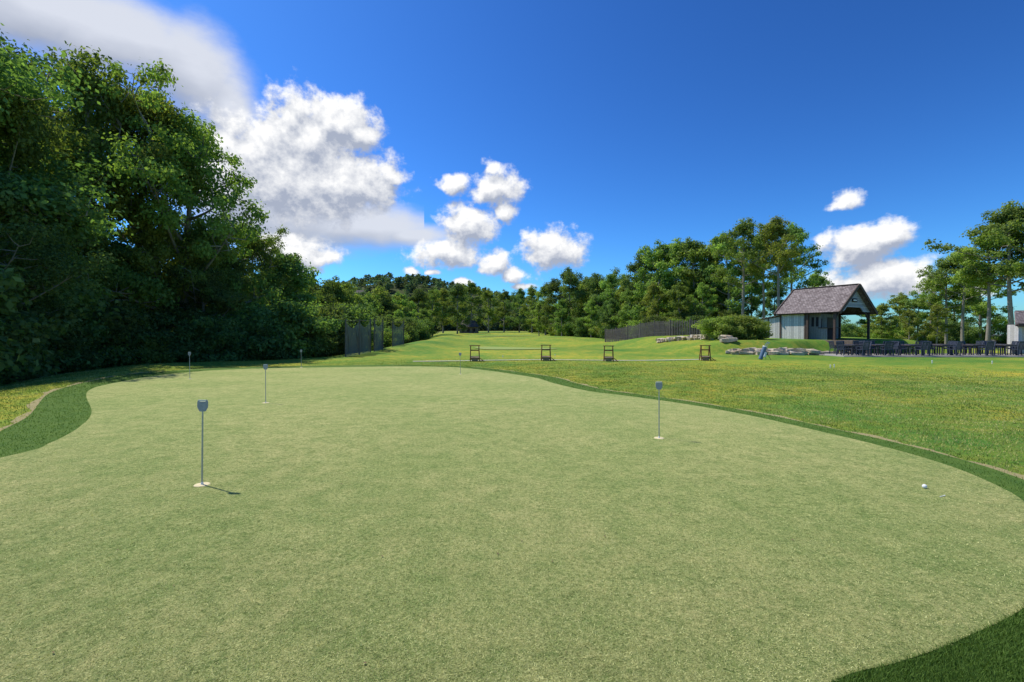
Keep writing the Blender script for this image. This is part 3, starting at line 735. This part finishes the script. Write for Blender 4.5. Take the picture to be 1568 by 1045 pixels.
def shift(vec,o): return vm('ADD',vec,o).outputs[0]
def mr(v,a,b,c_,d_,smooth_=True):
    n=nt.nodes.new('ShaderNodeMapRange'); n.interpolation_type='SMOOTHSTEP' if smooth_ else 'LINEAR'
    nt.links.new(v,n.inputs[0])
    for k,x_ in zip((1,2,3,4),(a,b,c_,d_)): n.inputs[k].default_value=x_
    return n.outputs[0]
P0=cb.outputs[0]; K=1/WS
s0=mixc(nt,1,sky.outputs[0],(.42*WS,.88*WS,1.22*WS),'MULTIPLY')
gm=nt.nodes.new('ShaderNodeGamma'); gm.inputs[1].default_value=1.58; nt.links.new(s0,gm.inputs[0])
skc=mixc(nt,1,gm.outputs[0],(1.9*K,1.2*K,1.02*K),'MULTIPLY')
nt.links.new(skc,bg.inputs[0])
def region(cum,stra):
    """clouds of one part of the sky over the clear sky colour -> Background"""
    c=skc
    if stra:
        ds=density(P0,stra,.10,4,8,1.1,(.7,1.3,1),6); ds2=density(shift(P0,(.02,.05,0)),stra,.10,4,8,1.1,(.7,1.3,1),3)
        ss=mr(mth(nt,'SUBTRACT',ds,ds2),-.5,.6,0,1,False)  # cloud light and shade painted from the density difference
        c=mixc(nt,mr(ds,-.05,.75,0,.95),c,mixc(nt,ss,(.38*K,.42*K,.51*K),(.74*K,.77*K,.84*K)))
    a_=(.05,12,24,1.9,(1,1.1,1))
    dc=density(P0,cum,*a_,9,.62); dc2=density(shift(P0,(-.006,.022,0)),cum,*a_,5,.6)
    sc=mr(mth(nt,'SUBTRACT',dc,dc2),-.40,.52,0,1,False)  # sunlit tops and grey undersides painted by offsetting density towards the sun
    c=mixc(nt,mr(dc,.0,.6,0,1),c,mixc(nt,sc,(.40*K,.45*K,.57*K),(1.05*K,1.05*K,1.05*K)))
    b=nt.nodes.new('ShaderNodeBackground'); b.inputs[1].default_value=WS; nt.links.new(c,b.inputs[0]); return b.outputs[0]
def bl(l,b): return [(a,c_,d,e,p*b) for a,c_,d,e,p in l]
cumA=bl([(475,218,72,58,1),(515,188,60,32,1),(552,212,42,32,.9),(405,228,62,44,1),(440,275,130,58,1),(360,265,60,66,1),(525,278,90,44,1),(600,268,36,17,.8),
(450,385,62,30,1),(495,392,30,18,.9),(690,388,56,24,1),(635,418,14,11,.9)],1.33)
strA=[(60,0,240,72,1.15),(170,50,190,75,1.15),(290,112,120,75,1.15),(350,160,66,66,1.1),(325,220,65,55,1.1),(-120,40,240,110,1.1),(430,330,155,58,1.2),(545,352,150,40,1.2),(630,368,84,24,1.05),(370,300,95,65,1.1),(455,390,60,30,.9)]
cumB=bl([(697,281,23,15,1),(762,292,42,28,1),(752,262,22,14,.8),(775,325,24,16,.8),(720,345,46,34,1),(690,388,56,24,1),(757,405,27,18,1),(845,380,52,34,1),(785,422,27,13,.9),(706,436,18,9,.9),(665,420,20,8,.7),(800,438,26,8,.8)],1.2)
strB=[(630,368,84,24,1.05),(700,385,60,30,.6)]
cumC=bl([(1292,305,34,17,.85),(1320,378,66,30,1),(1355,362,42,30,1),(1345,425,96,34,1),(1280,442,56,22,.9),(1410,428,52,24,.9),(1480,450,60,16,.7)],1.25)
def gt(a,b): return mth(nt,'GREATER_THAN',a,b)
def lt(a,b): return mth(nt,'LESS_THAN',a,b)
def AND(*a):
    r_=a[0]
    for q in a[1:]: r_=mth(nt,'MULTIPLY',r_,q)
    return r_
up=gt(el,.0)
aL=math.atan((650-CX)/F)
mA=AND(up,lt(az,aL),gt(az,-1.15),lt(el,.74)); mB=AND(up,gt(az,aL),lt(az,.22),lt(el,.42)); mC=AND(up,gt(az,.5),lt(az,.95),lt(el,.36))
cur=bg.outputs[0]
for mk,(a,b) in ((mA,(cumA,strA)),(mB,(cumB,strB)),(mC,(cumC,None))):
    s=nt.nodes.new('ShaderNodeMixShader'); nt.links.new(mk,s.inputs[0]); nt.links.new(cur,s.inputs[1]); nt.links.new(region(a,b),s.inputs[2]); cur=s.outputs[0]
nt.links.new(cur,out.inputs[0])
try:
    w.cycles.sampling_method='MANUAL'; w.cycles.sample_map_resolution=256
except Exception as ex: print(ex)
sd=bpy.data.lights.new('sun','SUN'); sd.energy=5.0; sd.angle=math.radians(.5); sd.color=(1,.95,.87)
so=bpy.data.objects.new('sun',sd); COL.objects.link(so)
dirv=Vector((math.sin(AZ)*math.cos(EL),math.cos(AZ)*math.cos(EL),math.sin(EL)))
so.rotation_euler=dirv.to_track_quat('Z','Y').to_euler(); so.location=(0,0,50)
cd=bpy.data.cameras.new('camera'); cd.lens=16; cd.sensor_width=36; cd.clip_end=8000; cd.clip_start=.05
co=bpy.data.objects.new('camera',cd); COL.objects.link(co); co.location=(0,0,EYE+Hs(0,5)); co.rotation_euler=(math.radians(90-.86),0,0)
scene.camera=co
